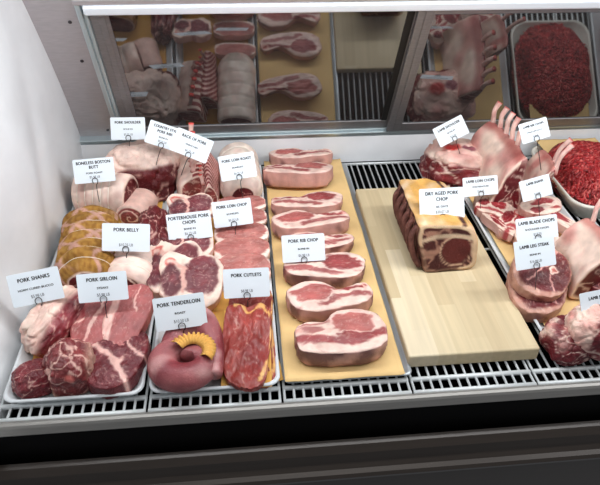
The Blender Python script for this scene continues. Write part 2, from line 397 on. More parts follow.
def sweep(name, prof, L, colf, endf, mat=M_fat, seed=0, nl=60, npf=80, bend=0, parent=None, namp=.004, scale=None, shear=0):
    """a rib joint: cross-section prof (x,z) swept along local Y"""
    pts = crom([(p[0], 0, p[1]) for p in prof], npf)
    cx = sum(p.x for p in pts)/npf; cz = sum(p.z for p in pts)/npf
    v = []; c = []; f = []; ne = 14; rows = [(0, k/ne) for k in range(ne)]+[(k/nl, 1) for k in range(nl+1)]+[(1, 1-(k+1)/ne) for k in range(ne)]
    for t, r in rows:
        e = min(t, 1-t)*L; rr = .93+.07*math.sqrt(max(0, 1-(1-min(1, e/.010))**2))
        sc = scale(t) if scale else 1
        for i, p in enumerate(pts):
            nn = namp*nz(p.x*30, t*L*30, p.z*30, seed)
            dx, dz = (p.x-cx), (p.z-cz); l = math.hypot(dx, dz)+1e-9
            k = rr*r*(1+nn/l)*sc
            x = cx+dx*k; z = cz+dz*k
            if z < 0: z *= .2
            v.append((x+bend*(2*t-1)**2, (t-.5)*L+shear*z, z))
            c.append(colf(i/npf, t, p.x, p.z) if r == 1 and .012 < t < .988 else endf(cx+dx*r, cz+dz*r, r, t))
    n = npf
    for j in range(len(rows)-1):
        for i in range(n): f.append((j*n+i, (j+1)*n+i, (j+1)*n+(i+1) % n, j*n+(i+1) % n))
    return mesh_obj(name, v, f, mat, parent, c)
def bone(parent, pts, r, tipc=None, name='rib_bone'):
    mb = MB(); p = crom(pts, 14, False); rr = [r*(1.05-.25*math.sin(PI*i/13)) for i in range(14)]
    red = lin((186, 84, 80)); pale = lin((238, 206, 196))
    mb.tube(p, rr, 10, cols=lambda t, a, q: mix(pale, red, max(.7*(1-sst(0, .25, t)), .35*sst(.2, .5, nz(q.x*70, q.y*70, q.z*40, len(C.objects))+.15))) if t < .93 else (tipc or lin((196, 100, 92))))
    return mb.build(name, M_fat, parent, True)

# ================================================================ THE CASE
XL, XR = -.45, 1.40
YF, YB = .662, 1.49
# dark pan under the racks
mb = MB(); mb.box((XL-.05, .64, -.14), (XR, YB+.02, -.12)); mb.box((XL-.05, .651, -.12), (XR, .66, -.024)); mb.box((XL-.06, .64, -.12), (XL-.05, YB, 0)); mb.box((XL-.05, YB, -.12), (XR, YB+.01, -.005))
struct(mb.build('floor', M_pan))
# front lip
mb = MB(); prof = [(.662, -.014), (.662, -.003), (.656, -.0005), (.651, -.002), (.6485, -.006), (.6455, -.016), (.6445, -.019), (.646, -.022), (.658, -.022), (.658, -.014)]
n = len(prof); v = [(x, y, z) for x in (XL-.15, XR) for y, z in prof]
mb.add(v, [(i, (i+1) % n, n+(i+1) % n, n+i) for i in range(n)])
struct(mb.build('trim_1', M_lipm))
# black glass slot below the lip and the bumper
def extr(name, prof, mat, x0=-.9, x1=1.6, smooth=False):
    mb = MB(); n = len(prof); mb.add([(x, y, z) for x in (x0, x1) for y, z in prof], [(i, (i+1) % n, n+(i+1) % n, n+i) for i in range(n)]+[tuple(range(n-1, -1, -1)), tuple(range(n, 2*n))])
    return mb.build(name, mat, None, smooth)
struct(extr('trim_2', [(.662, -.022), (.650, -.022), (.635, -.15), (.662, -.15)], M_void))
bp_ = [(0.634, -0.084), (0.632, -0.08), (0.622, -0.082), (0.612, -0.094), (0.607, -0.114), (0.6, -0.1225), (0.592, -0.126), (0.588, -0.132), (0.59, -0.14), (0.6, -0.146), (0.6, -0.314), (0.634, -0.314)]
struct(extr('trim_3', bp_, M_bump))
# back sill, stainless panel, left end panel
A = math.radians(23.4); SA, CA = math.sin(A), math.cos(A)
OB = Vector((0, YB, .092))
def DP(x, v, n=0.0): return OB + Vector((x, 0, 0)) + Vector((0, -SA, CA))*v + Vector((0, -CA, -SA))*n
def dbox(mb, x0, x1, v0, v1, n0, n1):
    p = [DP(x, v, n) for v in (v0, v1) for (x, n) in ((x0, n0), (x1, n0), (x1, n1), (x0, n1))]
    mb.add(p, [(0, 3, 2, 1), (4, 5, 6, 7), (0, 1, 5, 4), (1, 2, 6, 5), (2, 3, 7, 6), (3, 0, 4, 7)])
mb = MB(); mb.box((XL-.1, YB, -.004), (XR, YB+.02, .079)); struct(mb.build('wall_back', M_white))
mb = MB(); dbox(mb, XL-.1, XR, -.016, 0.0, -.02, .006); dbox(mb, -.325, XR, 0.0, .006, -.012, .010); dbox(mb, -.325, XR, .006, .012, -.012, .004)
t_ = struct(bevel(mb.build('trim_4', M_track), .0012))
mb = MB(); dbox(mb, XL-.3, -.322, -.012, .60, -.02, -.012); pn = struct(mb.build('wall_left_back', M_steel))
for (px, py) in ((70, 22), (82, 61), (108, 130), (105, 137)):
    d = ray(px, py); nn = Vector((0, -CA, -SA)); p = CAM+d*((DP(0, 0, -.012)-CAM).dot(nn)/d.dot(nn))
    mb = MB(); r = .0042 if py != 137 else .0022
    mb.tube([p-nn*.001, p+nn*.0015, p+nn*.0025], [r, r*.95, r*.4], 14)
    s_ = mb.build('screw', M_screw, pn, True)
# top rail
mb = MB(); dbox(mb, -.318, XR, .414, .438, -.012, .018); struct(bevel(mb.build('trim_5', M_rail), .006, 3))
mb = MB(); dbox(mb, -.335, XR, .438, .452, -.012, .014); struct(bevel(mb.build('trim_6', M_steel), .003))
mb = MB(); dbox(mb, -.5, XR, .452, .62, -.02, -.010); struct(mb.build('wall_upper', M_steel))
mb = MB(); dbox(mb, -.334, -.323, 0.0, .452, -.012, .010); dbox(mb, -.323, -.314, 0, .414, -.012, .004); struct(bevel(mb.build('trim_7', M_track), .002))
# sliding doors
def door(x0, x1, n0, sl, sr, br, label, sealx=None):
    t = tag(empty('sliding_door', DP((x0+x1)/2, .006, n0)), label, 'door', 'sliding mirror doors at the back of the case')
    off = t.location.copy()
    def bld(mb, name, mat, bv=.0015):
        o = mb.build(name, mat, t); o.data.transform(Matrix.Translation(-off)); return bevel(o, bv) if bv else o
    mb = MB(); dbox(mb, x0, x0+sl, .012, .414, n0-.004, n0+.004); dbox(mb, x0+sl*.45, x0+sl*.8, .02, .414, n0+.004, n0+.006); bld(mb, 'stile', M_alu)
    mb = MB(); dbox(mb, x1-sr, x1, .012, .414, n0-.004, n0+.004); bld(mb, 'stile', M_alu)
    mb = MB(); dbox(mb, x0+sl, x1-sr, .012, .012+br, n0-.004, n0+.004); bld(mb, 'bottom_rail', M_alu)
    mb = MB(); dbox(mb, x0+sl, x1-sr, .403, .414, n0-.004, n0+.004); bld(mb, 'top_rail', M_alu)
    mb = MB(); dbox(mb, x0+sl, x1-sr, .012+br, .400, n0-.002, n0+.0005); bld(mb, 'mirror_pane', M_mirror, 0)
    if sealx:
        mb = MB(); dbox(mb, sealx[0], sealx[1], .012+br, .400, n0+.0006, n0+.0035); bld(mb, 'black_seal', M_seal, 0)
    return t
door(-.313, .41, -.004, .040, .02, .030, 'left sliding door with grey metal frame and dark tinted mirror pane', (.374, .389))
door(.392, 1.35, .009, .038, .03, .030, 'right sliding door whose slanted left stile overlaps the other door')
# left end panel (moulded white plastic), curved out towards the top and with a soft fold
v = []; f = []; nu, nv = 60, 50
for j in range(nv+1):
    for i in range(nu+1):
        y = .45+(1.56-.45)*i/nu; z = -.06+1.0*j/nv
        yb = YB-SA/CA*max(0, z-.09)
        bow = .012*math.sin(min(1, max(0, z/.5))*PI)
        x = -.452+bow*.6 + .012*sst(.30, .0, z)*0
        x -= .07*sst(.0, .34, (1.10-y))*sst(-.05, .12, z)
        fold = math.exp(-((y-1.12-.25*z)/.035)**2)*sst(.5, .1, z); x -= .007*fold
        x += .005*math.exp(-((y-1.03-.25*z)/.05)**2)*sst(.5, .1, z)
        v.append((x, y, z))
for j in range(nv):
    for i in range(nu): f.append((j*(nu+1)+i, j*(nu+1)+i+1, (j+1)*(nu+1)+i+1, (j+1)*(nu+1)+i))
wl = mesh_obj('wall_left', v, f, M_white); so = wl.modifiers.new('s', 'SOLIDIFY'); so.thickness = .012; so.offset = 1; struct(wl)

# wire racks
def rack(x0, x1, label):
    xm = (x0+x1)/2; t = tag(empty('wire_rack', (xm, (YF+YB)/2, -.012)), label, 'rack', 'coated wire racks that form the deck')
    n = round((x1-x0)/.0180); st = (x1-x0-.008)/n
    y0, y1, yc = .6655-t.location.y, 1.478-t.location.y, .694-t.location.y
    mb = MB(); mb.tube([(0, y0, .0078), (0, y1, .0078)], .0024, 8); first = mb.build('bar', M_rack, t, True)
    for i in range(n+1):
        o = first if i == 0 else first.copy()
        if i: C.objects.link(o); o.parent = t
        o.location = (x0-xm+.004+i*st, 0, 0)
    for y, r, z in ((y0, .0042, .0072), (yc, .0048, .0075), (y0+.4, .003, .004), (y1, .004, .0072)):
        mb = MB(); mb.tube([(x0-xm+.002, y, z), (x1-xm-.002, y, z)], r, 8); mb.build('cross_wire', M_rack, t, True)
edges = [-.44, -.187, .046, .278, .508, .738, .97, 1.2]
lbs = ['wire rack under the leftmost tray of pork', 'wire rack under the tray holding tenderloin and cutlets', 'wire rack under the long orange paper with rib chops', 'wire rack showing bare bars behind the wooden board', 'wire rack at the front right corner of the board', 'wire rack under the right side of the lamb tray', 'wire rack under the tray of ground meat']
for i in range(7): rack(edges[i], edges[i+1]-.0004, lbs[i])

# trays
def tray(x0, x1, y0, y1, h, label, mat=M_tray, r=.022, fl=.012):
    cx, cy = (x0+x1)/2, (y0+y1)/2; hw, hd = (x1-x0)/2, (y1-y0)/2
    def loop(ins, z, rr):
        p = []
        for qx, qy, a0 in ((1, -1, -90), (1, 1, 0), (-1, 1, 90), (-1, -1, 180)):
            for k in range(9):
                a = math.radians(a0+k*90/8); p.append((qx*(hw-ins-rr)+math.cos(a)*rr, qy*(hd-ins-rr)+math.sin(a)*rr, z))
        return p
    L_ = [(fl, 0, r*.7), (.003, h*.75, r), (0, h*.9, r), (0, h, r), (.004, h+.0015, r), (.0065, h*.95, r), (fl+.004, .0035, r*.7)]
    mb = MB(); v = []; f = []
    for a in L_: v += loop(*a)
    for j in range(len(L_)-1):
        for i in range(36): f.append((j*36+i, j*36+(i+1) % 36, (j+1)*36+(i+1) % 36, (j+1)*36+i))
    f.append(tuple(range(35, -1, -1))); k = (len(L_)-1)*36; f.append(tuple(k+i for i in range(36)))
    o = mesh_obj('tray', v, f, mat); o.location = (cx, cy, 0); return tag(o, label, 'tray')
tray(-.428, -.192, .683, 1.462, .020, 'long white tray at the far left holding roasts and shanks')
tray(-.184, .044, .683, 1.462, .020, 'long white tray holding tenderloin, cutlets and pork chops')
tray(.050, .284, .694, 1.462, .009, 'shallow metal tray beneath the orange paper of rib chops', plain('tray_metal', (176, 182, 186), .35, .6), r=.012)
tray(.553, .792, .702, 1.462, .020, 'long white tray holding the lamb cuts')
tray(.800, 1.045, 1.140, 1.462, .045, 'deep cream tray heaped with ground meat', M_tray2, .05, .018)
tray(1.06, 1.30, .99, 1.462, .035, 'white tray seen only as a mirror reflection at the right edge', M_tray, .04, .016)

# board
bx0, bx1 = G(409, 357, .03).x, G(541, 349, .03).x
by0 = (G(409, 357, .03).y+G(541, 349, .03).y)/2; by1 = G(354, 189, .03).y
mb = MB(); mb.box((-(bx1-bx0)/2, -(by1-by0)/2, 0), ((bx1-bx0)/2, (by1-by0)/2, .031))
bo = bevel(mb.build('cutting_board', M_board), .004, 3); bo.location = ((bx0+bx1)/2, (by0+by1)/2, 0)
tag(bo, 'thick pale wooden butcher block board on the wire racks', 'cutting board')
BZ = .031

# papers
def sheet(x0, x1, y0, y1, z, label, mat=M_paper, rz=0, curl=.003, nx=30, ny=60, seed=1, rip=.0008, rx=0, name='butcher_paper'):
    cx, cy = (x0+x1)/2, (y0+y1)/2; v = []; f = []
    for j in range(ny+1):
        for i in range(nx+1):
            u, w = i/nx*2-1, j/ny*2-1
            x = u*(x1-x0)/2+.0015*nz(w*4, seed, 0); y = w*(y1-y0)/2+.0015*nz(u*4, seed, 3)
            v.append((x, y, .001+rip*(1+nz(x*22, y*22, 0, seed))+curl*(sst(.93, 1, abs(u))*.6+sst(.97, 1, abs(w))*.4)))
    for j in range(ny):
        for i in range(nx): f.append((j*(nx+1)+i, j*(nx+1)+i+1, (j+1)*(nx+1)+i+1, (j+1)*(nx+1)+i))
    o = mesh_obj(name, v, f, mat); o.location = (cx, cy, z); o.rotation_euler = (math.radians(rx), 0, math.radians(rz))
    so = o.modifiers.new('s', 'SOLIDIFY'); so.thickness = .0004
    return tag(o, label, 'paper')
sheet(.0525, .268, .692, 1.49-.014, .0115, 'long orange paper sheet with the row of rib chops on it')
sheet(-.405, -.212, .735, 1.44, .005, 'orange paper lining the leftmost tray, seen between the roasts', M_paper2, seed=3)
sheet(-.163, .026, .725, 1.44, .005, 'orange paper lining the tray under the cutlets', M_paper2, seed=4)
sheet(.575, .775, .735, 1.45, .005, 'orange paper lining the lamb tray', seed=5)
sheet(.83, 1.01, 1.40, 1.475, .052, 'strip of orange paper behind the ground meat', seed=6, ny=12)

# ================================================================ PORK RIB CHOPS on the paper
OUT = [(1, .05), (.93, .55), (.6, .93), (.15, .88), (-.2, .40), (-.5, .34), (-.85, .66), (-1, .3), (-.97, -.2), (-.7, -.55), (-.2, -.8), (.35, -.95), (.8, -.7)]
OUTB = [(1, .2), (.85, .7), (.45, .95), (0, .93), (-.3, .52), (-.62, .56), (-.95, .35), (-1, -.15), (-.92, -.6), (-.5, -.85), (0, -.9), (.5, -.9), (.88, -.6), (.98, -.2)]
def chop_layers(k):
    meat = (PINK, ROSE, PINK2)[k % 3]
    return [El(.38, .12, .50, .62, 10, lin((240, 214, 204)), .08), El(.38, .12, .45, .56, 10, meat, .10), El(.45, .0, .25, .3, 0, tuple(q*1.12 for q in meat), .5, .6),
            Li([(-.85, -.05), (-.5, -.15), (-.15, -.35), (.2, -.62)], .13, PINK2, .4, .9), Li([(-.8, .30), (-.4, .20), (-.1, .3)], .08, mix(PINK2, RED, .4), .5),
            El(-.85, .38, .10, .14, 0, BONEC, .2), El(-.85, .38, .05, .07, 0, lin((170, 80, 76)), .4), El(.72, -.6, .1, .06, 30, PINK2, .5, .6)]
LH = [El(.30, .30, .52, .50, 5, lin((238, 210, 200)), .08), El(.30, .30, .47, .44, 5, ROSE, .10), Li([(-.9, -.25), (-.4, -.38), (.2, -.45), (.8, -.25)], .17, PINK2, .35), Li([(.0, -.18), (.35, -.26), (.6, -.22)], .06, PINK2, .5),
      El(-.62, .12, .22, .16, 20, PINK2, .3, .8), Li([(-.85, .3), (-.5, .42), (-.25, .5)], .06, RED, .6, .7), El(-.9, .1, .07, .1, 0, BONEC, .3)]
chops = [  # top-face centre px, width px, depth m, thickness, eye on right?, tilt, yaw, outline kind, label
 ((301, 155), 63, .085, .040, False, -6, -2, 0, 'pork rib chop at the very back of the orange paper'),
 ((298, 168), 71, .085, .048, True, -8, 0, 0, 'second pork rib chop from the back, overlapping the rearmost'),
 ((308, 199), 73, .085, .036, True, -3, 4, 0, 'pork rib chop directly behind the one with a long fat strip'),
 ((310, 221), 80, .095, .042, False, -4, 1, 0, 'pork rib chop with the long fat strip, fourth from the back'),
 ((319, 243), 72, .09, .036, False, 0, 0, 0, 'pork rib chop half hidden by its price card'),
 ((325, 265), 81, .105, .040, True, 0, 2, 0, 'pork rib chop just in front of the price card'),
 ((329, 298), 86, .108, .040, False, 0, 0, 0, 'pork rib chop second from the front of the paper'),
 ((340, 333), 94, .125, .042, True, 0, 3, 1, 'frontmost pork rib chop, the largest on the paper')]
for k, (pc, wp, d, th, fl, rx, rz, kind, lb) in enumerate(chops):
    z = .0145+th; p = G(pc[0], pc[1], z); dep = (p-CAM).dot(RZ); w = wp*dep/F*.98
    def side(x, y, zf): return mix(mix(FATP, PINK2, .45), lin((112, 56, 62)), sst(-.12, .22, nz(x*2.2, y*2.2, zf*1.2, k)+.25*(1-zf)+.35*abs(x)-.15-(.5 if k < 4 else 0)))
    o = slab('rib_chop', OUTB if kind else OUT, w, d, th, lin((232, 206, 194)), LH if kind else chop_layers(k), M_lean, seed=k+1, flip=not fl, side=side, sideamt=.85, warp=.13)
    put(o, (p.x, p.y, .0150+(.5*d*abs(math.sin(math.radians(rx))))*.9), rx, 0, rz); tag(o, lb, 'meat', 'pork rib chops in a row on the orange paper')

# ================================================================ TRAY 1
TZ = .0065
# shoulder
def shoulder_col(x, y, z):
    s = sst(.05, .22, z+.35*y-.15*x-.1+.12*nz(x*2, y*2, z*2, 3))
    m_ = muscle(x, y, z, 4, DRED, FATP, .75, 1.8, .06)
    return mix(m_, mix(SKIN, FATP, .35+.4*nz(x*3, y*3, z*3, 9)), s)
o = lump('pork_shoulder', (.225, .17, .135), shoulder_col, M_dark, seed=3, e=.62, namp=.12, crease=.07)
p = G(143, 172, .07); put(o, (p.x, p.y+.005, TZ), -4, 0, -6); tag(o, 'large bone-in pork shoulder with pale skin on top and dark cut front', 'meat')
# boneless butt roll
def rind(seed, a=SKIN, b=FATP, pin=.5): return lambda th, t, cs, sn: mix(a, mix(b, PINK2, .25), sst(.0, .6, nz(cs*2, sn*2, t*5, seed)+.1-.3*sn*0)*pin+.15)
def spiral(seed, turns=1.6, red=RED): 
    def fn(x, y, r, t):
        a = math.atan2(y, x); q = (r*turns - a/(2*PI)+.15*nz(x*3, y*3, 0, seed)) % 1.0
        c = mix(red, tuple(v*.7 for v in red), sst(-.2, .4, nz(x*4, y*4, 1, seed)))
        return mix(c, FAT, max(sst(.72, .80, q)*(1-sst(.94, 1, q)), sst(.86, .97, r)))
    return fn
def darkend(seed, rim=.86):
    return lambda x, y, r, t: mix(muscle(x, y, 0, seed, DRED, FATP, .6, 2, .05), FAT, sst(rim, rim+.08, r+.05*nz(x*3, y*3, 0, seed)))
o = roll('tied_pork_roast', .130, .052, .058, rind(5), darkend(6), seed=5, strings=(.12, .27, .42, .57, .72), dip=.05)
p = G(105, 190, .07); put(o, (p.x-.002, p.y+.010, TZ), 0, 0, -106); tag(o, 'tied pale boneless pork butt roast lying crosswise with a dark cut end', 'meat')
# herb crusted netted roast
def herbcol(th, t, cs, sn):
    a = th/(2*PI)*5; b = t*3.1
    d = min(abs(((a+b) % 1)-.5), abs(((a-b) % 1)-.5)) ; d2 = min(abs(((a*1+b) % 1)-.5), 1)
    g = max(1-sst(.06, .13, abs(((a+b) % 1)-.5)), 1-sst(.05, .11, abs(((a-b) % 1)-.5)))
    g *= sst(-.25, .1, nz(cs*2, sn*2, t*5, 2)+.12)
    h = mix(HERB, lin((158, 116, 62)), sst(-.2, .4, nz(cs*8, sn*8, t*20, 3)))
    return mix(h, mix(FATP, PINK2, .2), g*.85)
o = roll('herb_crusted_roast', .27, .073, .068, herbcol, darkend(7, .93), M_herb, seed=8, strings=(.14, .28, .43, .58, .74, .9), dip=.10, namp=.07, taper=lambda t: 1-.42*max(0, 1-t/.22)**1.6)
p = G(88, 243, .085); put(o, (p.x, p.y+.01, TZ), 0, 0, 6)
tag(o, 'herb-crusted golden rolled roast tied with white string', 'meat')
# small spiral belly roll
o = roll('rolled_pork_belly', .13, .050, .046, rind(15, FATP, FAT), spiral(11, 1.8, PINK2), M_meat, seed=12, strings=(), dip=.06)
p = G(136, 213, .06); put(o, (p.x+.005, p.y+.035, TZ), 0, 0, -14); tag(o, 'rolled pork belly with its pink and white spiral end facing forward', 'meat', 'rolled pork bellies')
o = roll('rolled_pork_belly', .15, .058, .060, rind(25), spiral(21, 1.3, DRED), seed=22, strings=(.3, .62), dip=.05, taper=lambda t: 1-.30*max(0, 1-t/.3)**1.6)
p = G(130, 272, .085); put(o, (p.x-.006, p.y+.01, TZ), 0, 0, -8); tag(o, 'pale rolled pork belly with a dark rim, below its price card', 'meat', 'rolled pork bellies')
o = lump('rib_meat_piece', (.09, .12, .075), lambda x, y, z: muscle(x, y, z, 31, DRED, FATP, .7, 2, .06), M_dark, seed=31, namp=.2, crease=.08)
p = G(152, 236, .05); put(o, (-.232, p.y+.0, TZ), 0, 0, 10); tag(o, 'dark marbled pork rib piece between the belly roll and the porterhouse chops', 'meat')
# shank, lying diagonally
def shank_col(x, y, z):
    s = sst(-.1, .25, -x*.75+.45*z-.25*y+.1+.2*nz(x*1.5, y*1.5, z*1.5, 41))
    return mix(muscle(x, y, z, 42, lin((150, 62, 70)), FATP, .6, 2, .06), mix(FAT, FATP, .5+nz(x*3, y*3, z*3, 44)), s)
o = lump('pork_shank', (.115, .19, .10), shank_col, M_fat, seed=41, e=.8, namp=.16, crease=.05)
p = G(50, 322, .07); put(o, (p.x, p.y+.01, TZ), 0, 0, -28); tag(o, 'pork shank with white skin at the front left, under its price card', 'meat')
def front_shank(x, y, z):
    r = math.hypot(x, (z-.2)*1.1)
    face = muscle(x, y, z, 52, lin((142, 60, 62)), FATP, .85, 1.9, .08)
    face = mix(face, lin((206, 120, 112)), 1-sst(.1, .22, math.hypot(x-.1, z-.55)))
    return mix(face, mix(FAT, lin((200, 150, 120)), .5), sst(.72, .95, r)*sst(.3, -.2, z)*.7+.6*sst(.55, .9, x))
o = lump('pork_shank', (.105, .10, .095), front_shank, M_meat, seed=53, e=.85, namp=.14, crease=.05)
p = G(70, 367, .05); put(o, (p.x, p.y+.0, TZ), 10, 0, 8); tag(o, 'cut pork shank end at the very front of the left tray, veined with fat', 'meat')
o = lump('pork_piece', (.092, .10, .06), lambda x, y, z: muscle(x, y, z, 62, lin((132, 40, 52)), FATP, .7, 1.7, .05), M_dark, seed=63, e=.8, namp=.14, crease=.04)
p = G(33, 377, .035); put(o, (p.x, p.y, TZ), 0, 0, 20); tag(o, 'dark red pork piece in the front left corner of the left tray', 'meat')
# sirloin steaks
OS = [(1, .1), (.9, .7), (.4, 1), (-.2, .95), (-.75, .75), (-1, .2), (-.85, -.5), (-.4, -.95), (.2, -1), (.75, -.7)]
def steak(name, pc, z, w, d, th, rot, lb, base, layers, seed, mat=M_lean, out=OS, side=None, sa=.4, group=None, **kw):
    o = slab(name, out, w, d, th, base, layers, mat, seed=seed, side=side, sideamt=sa, **kw)
    p = G(pc[0], pc[1], z+th); put(o, (p.x, p.y, z), *rot); tag(o, lb, 'meat', group); return o
PK = lin((176, 106, 104)); LFAT = lin((234, 194, 184))
steak('sirloin_steak', (128, 357), TZ+.0, .135, .13, .040, (4, 0, -8), 'dark sirloin steak at the front right corner of the left tray', lin((120, 42, 52)),
      [Li([(-.8, .3), (-.2, .0), (.3, -.4), (.7, -.9)], .09, LFAT, .4), El(.2, -.2, .14, .1, 20, LFAT, .3), Li([(.1, .9), (.4, .3), (.9, .1)], .05, LFAT, .5)], 71, M_dark)
steak('sirloin_steak', (97, 318), TZ+.020, .13, .17, .040, (12, -6, -8), 'rosy sirloin steak beside the pork shank', PK,
      [Li([(.15, 1), (.25, .3), (.0, -.3), (-.2, -.9)], .07, LFAT, .4), El(-.5, .1, .12, .3, 20, lin((170, 76, 80)), .4), Li([(-.9, -.2), (-.4, -.1)], .04, LFAT, .5)], 72)
steak('sirloin_steak', (130, 322), TZ+.024, .115, .19, .042, (12, 4, -10), 'rosy sirloin steak with a broad fat strip along its left edge', PK,
      [Li([(-.55, 1), (-.65, .3), (-.75, -.3), (-.6, -.95)], .22, LFAT, .3), Li([(.2, .9), (.3, .4), (.5, .1)], .04, LFAT, .5)], 73, side=lin((150, 60, 66)))

# ================================================================ TRAY 2
# rack of pork
PORKP = [(-.05, 0), (-.062, .03), (-.055, .07), (-.030, .10), (.000, .112), (.022, .106), (.026, .07), (.032, .03), (.03, 0)]
def prk(u, t, x, z):
    if x < -.012 and z > .02: return mix(SKIN, FATP, .4+.6*nz(x*30, t*6, z*30, 2))
    return mix(mix(RED, PINK2, .4), FAT, sst(.1, .5, math.sin((t*.16+z*.5)*2*PI/.022)))
def prke(x, z, r, t): return mix(muscle(x*25, 0, z*25, 81, PINK2, FAT, .6, 1.4, .07), FAT, sst(.84, .93, r))
o = sweep('rack_of_pork', PORKP, .20, prk, prke, M_meat, seed=80, scale=lambda t: .80+.20*t)
p = G(188, 178, .08); put(o, (p.x-.002, p.y+.01, TZ), 0, 0, 8); tag(o, 'rack of pork with pale fat side and red-tipped rib bones pointing up', 'meat', 'racks of pork')
for k in range(5):
    y = -.07+k*.035; bone(o, [(-.010, y, .10), (-.004, y, .128), (.004, y+.002, .142+.013*k)], .0068, lin((226, 96, 88)))
def prk2(u, t, x, z): return mix(mix(RED, PINK2, .5), lin((240, 206, 196)), sst(.1, .6, math.sin((t*.17-z*.75)*2*PI/.017)))
PR2 = [(-.03, 0), (-.034, .04), (-.022, .09), (-.006, .115), (.010, .105), (.030, .06), (.034, .02), (.028, 0)]
o = sweep('rack_of_pork', PR2, .19, prk2, prke, M_meat, seed=84, scale=lambda t: .55+.45*min(1, t*1.2))
p = G(212, 178, .06); put(o, (p.x, p.y+.006, TZ), 0, 0, 4); tag(o, 'rib slab with diagonal red and white stripes beside the pale loin roast', 'meat', 'racks of pork')
for k in range(3):
    y = -.08+k*.028; bone(o, [(-.014, y, .085), (-.017, y, .105), (-.019, y, .118)], .0048, lin((226, 96, 88)))
# loin roast
o = roll('pork_loin_roast', .23, .066, .062, rind(95, WFAT, SKIN, .6), darkend(96), seed=95, strings=(.15, .32, .5, .68, .84), dip=.03, taper=lambda t: 1-.40*max(0, 1-t/.2)**1.6)
p = G(240, 173, .08); put(o, (p.x-.003, p.y+.012, TZ), 0, 0, 3); tag(o, 'pale tied pork loin roast lying lengthwise at the back', 'meat')
# boneless loin chops, shingled
OL = [(1, 0), (.93, .55), (.55, .95), (0, 1), (-.55, .95), (-.93, .6), (-1, 0), (-.95, -.6), (-.6, -.93), (0, -1), (.6, -.93), (.95, -.6)]
LL = [El(0, .14, 1.0, .98, 0, lin((186, 124, 116)), .04), El(-.3, .2, .4, .3, 20, lin((176, 106, 100)), .5, .5), El(.4, 0, .3, .4, 20, lin((198, 132, 124)), .5, .5), Li([(-1, -.6), (-.6, -.93), (0, -1), (.6, -.93), (1, -.6)], .10, WFAT, .4)]
lc = [((243, 204), 'rearmost boneless loin chop, touching the loin roast'), ((243, 219), 'boneless loin chop second from the back, behind the price card'), ((243, 234), 'boneless loin chop in the middle of its row of five'), ((244, 250), 'boneless loin chop second from the front of its row'), ((245, 267), 'front boneless loin chop, just behind the cutlets price card')]
for k, (pc, lb) in enumerate(lc):
    w = .128
    o = slab('loin_chop', OL, w, .095, .030, lin((240, 216, 204)), LL, M_lean, seed=100+k, dome=.06, side=lin((236, 200, 188)), sideamt=.6)
    p = G(pc[0], pc[1], .052); put(o, (p.x, p.y+.004, TZ+.016), 18, 0, 2-k); tag(o, lb, 'meat', 'boneless pork loin chops overlapping in a row')
# porterhouse chops
LP_ = [El(.36, .08, .54, .76, 0, lin((126, 62, 70)), .10), El(.42, .1, .2, .3, 0, lin((134, 70, 76)), .5, .7), El(-.62, .48, .2, .22, 0, lin((214, 120, 110)), .15), El(-.62, .48, .12, .13, 0, lin((232, 196, 184)), .3), El(-.5, -.15, .40, .56, 0, lin((112, 48, 58)), .15), El(-.5, -.1, .14, .18, 0, lin((150, 76, 82)), .5, .6), Li([(-.45, .5), (-.15, .4), (-.10, -.55)], .06, BONEC, .4)]
OP = [(1, .1), (.92, .6), (.5, .92), (0, .75), (-.3, .85), (-.75, .95), (-1, .55), (-.9, 0), (-.85, -.55), (-.45, -.9), (.1, -.8), (.6, -.98), (.95, -.55)]
pcs = [((170, 206), .06, .105, .10, .03, (22, 0, 0), 'small porterhouse chop showing above the top of its price card'),
       ((190, 244), .05, .12, .11, .03, (16, 0, 4), 'porterhouse chop showing just below its price card'),
       ((172, 254), .035, .13, .12, .034, (14, 0, -4), 'porterhouse chop with dark lean and marrow bone, left of the front one'),
       ((196, 285), .034, .125, .145, .036, (20, 4, -4), 'front porterhouse chop with round bone, behind the tenderloin card')]
for k, (pc, z, w, d, th, rot, lb) in enumerate(pcs):
    o = slab('porterhouse_chop', OP, w, d, th, FAT, LP_, M_meat, seed=110+k, side=lin((214, 150, 142)), sideamt=.35)
    p = G(pc[0], pc[1], z+th); put(o, (p.x, p.y, z-.010), *rot); tag(o, lb, 'meat', 'porterhouse pork chops overlapping')
# tenderloins
TC = lin((168, 104, 106)); TS = lin((214, 176, 172))
def tcol(seed):
    return lambda t, a, q: mix(mix(TC, lin((140, 62, 70)), sst(-.1, .5, nz(q.x*25, q.y*25, q.z*25, seed))), TS, sst(.05, .5, nz(q.x*14, q.y*40, q.z*40, seed+3))*.55)
mb = MB(); pts = []; rs = []
for i in range(80):
    t = i/79; a = math.radians(120-t*440); R_ = .008+.042*min(1, t*1.35); rs.append((.016+.0115*math.sin(min(1, t*1.1)*PI*.6))*(1 if t < .85 else 1-.8*((t-.85)/.15)**2))
    pts.append((math.cos(a)*R_*1.05, math.sin(a)*R_*.88, (.028+.018*(1-t))))
mb.tube(pts, rs, 26, cols=tcol(3)); o = mb.build('pork_tenderloin', M_lean, None, True)
p = G(187, 362, .04); put(o, (p.x, p.y, TZ), 0, 0, 0); tag(o, 'coiled pork tenderloin at the front of the second tray', 'meat', 'pork tenderloins')
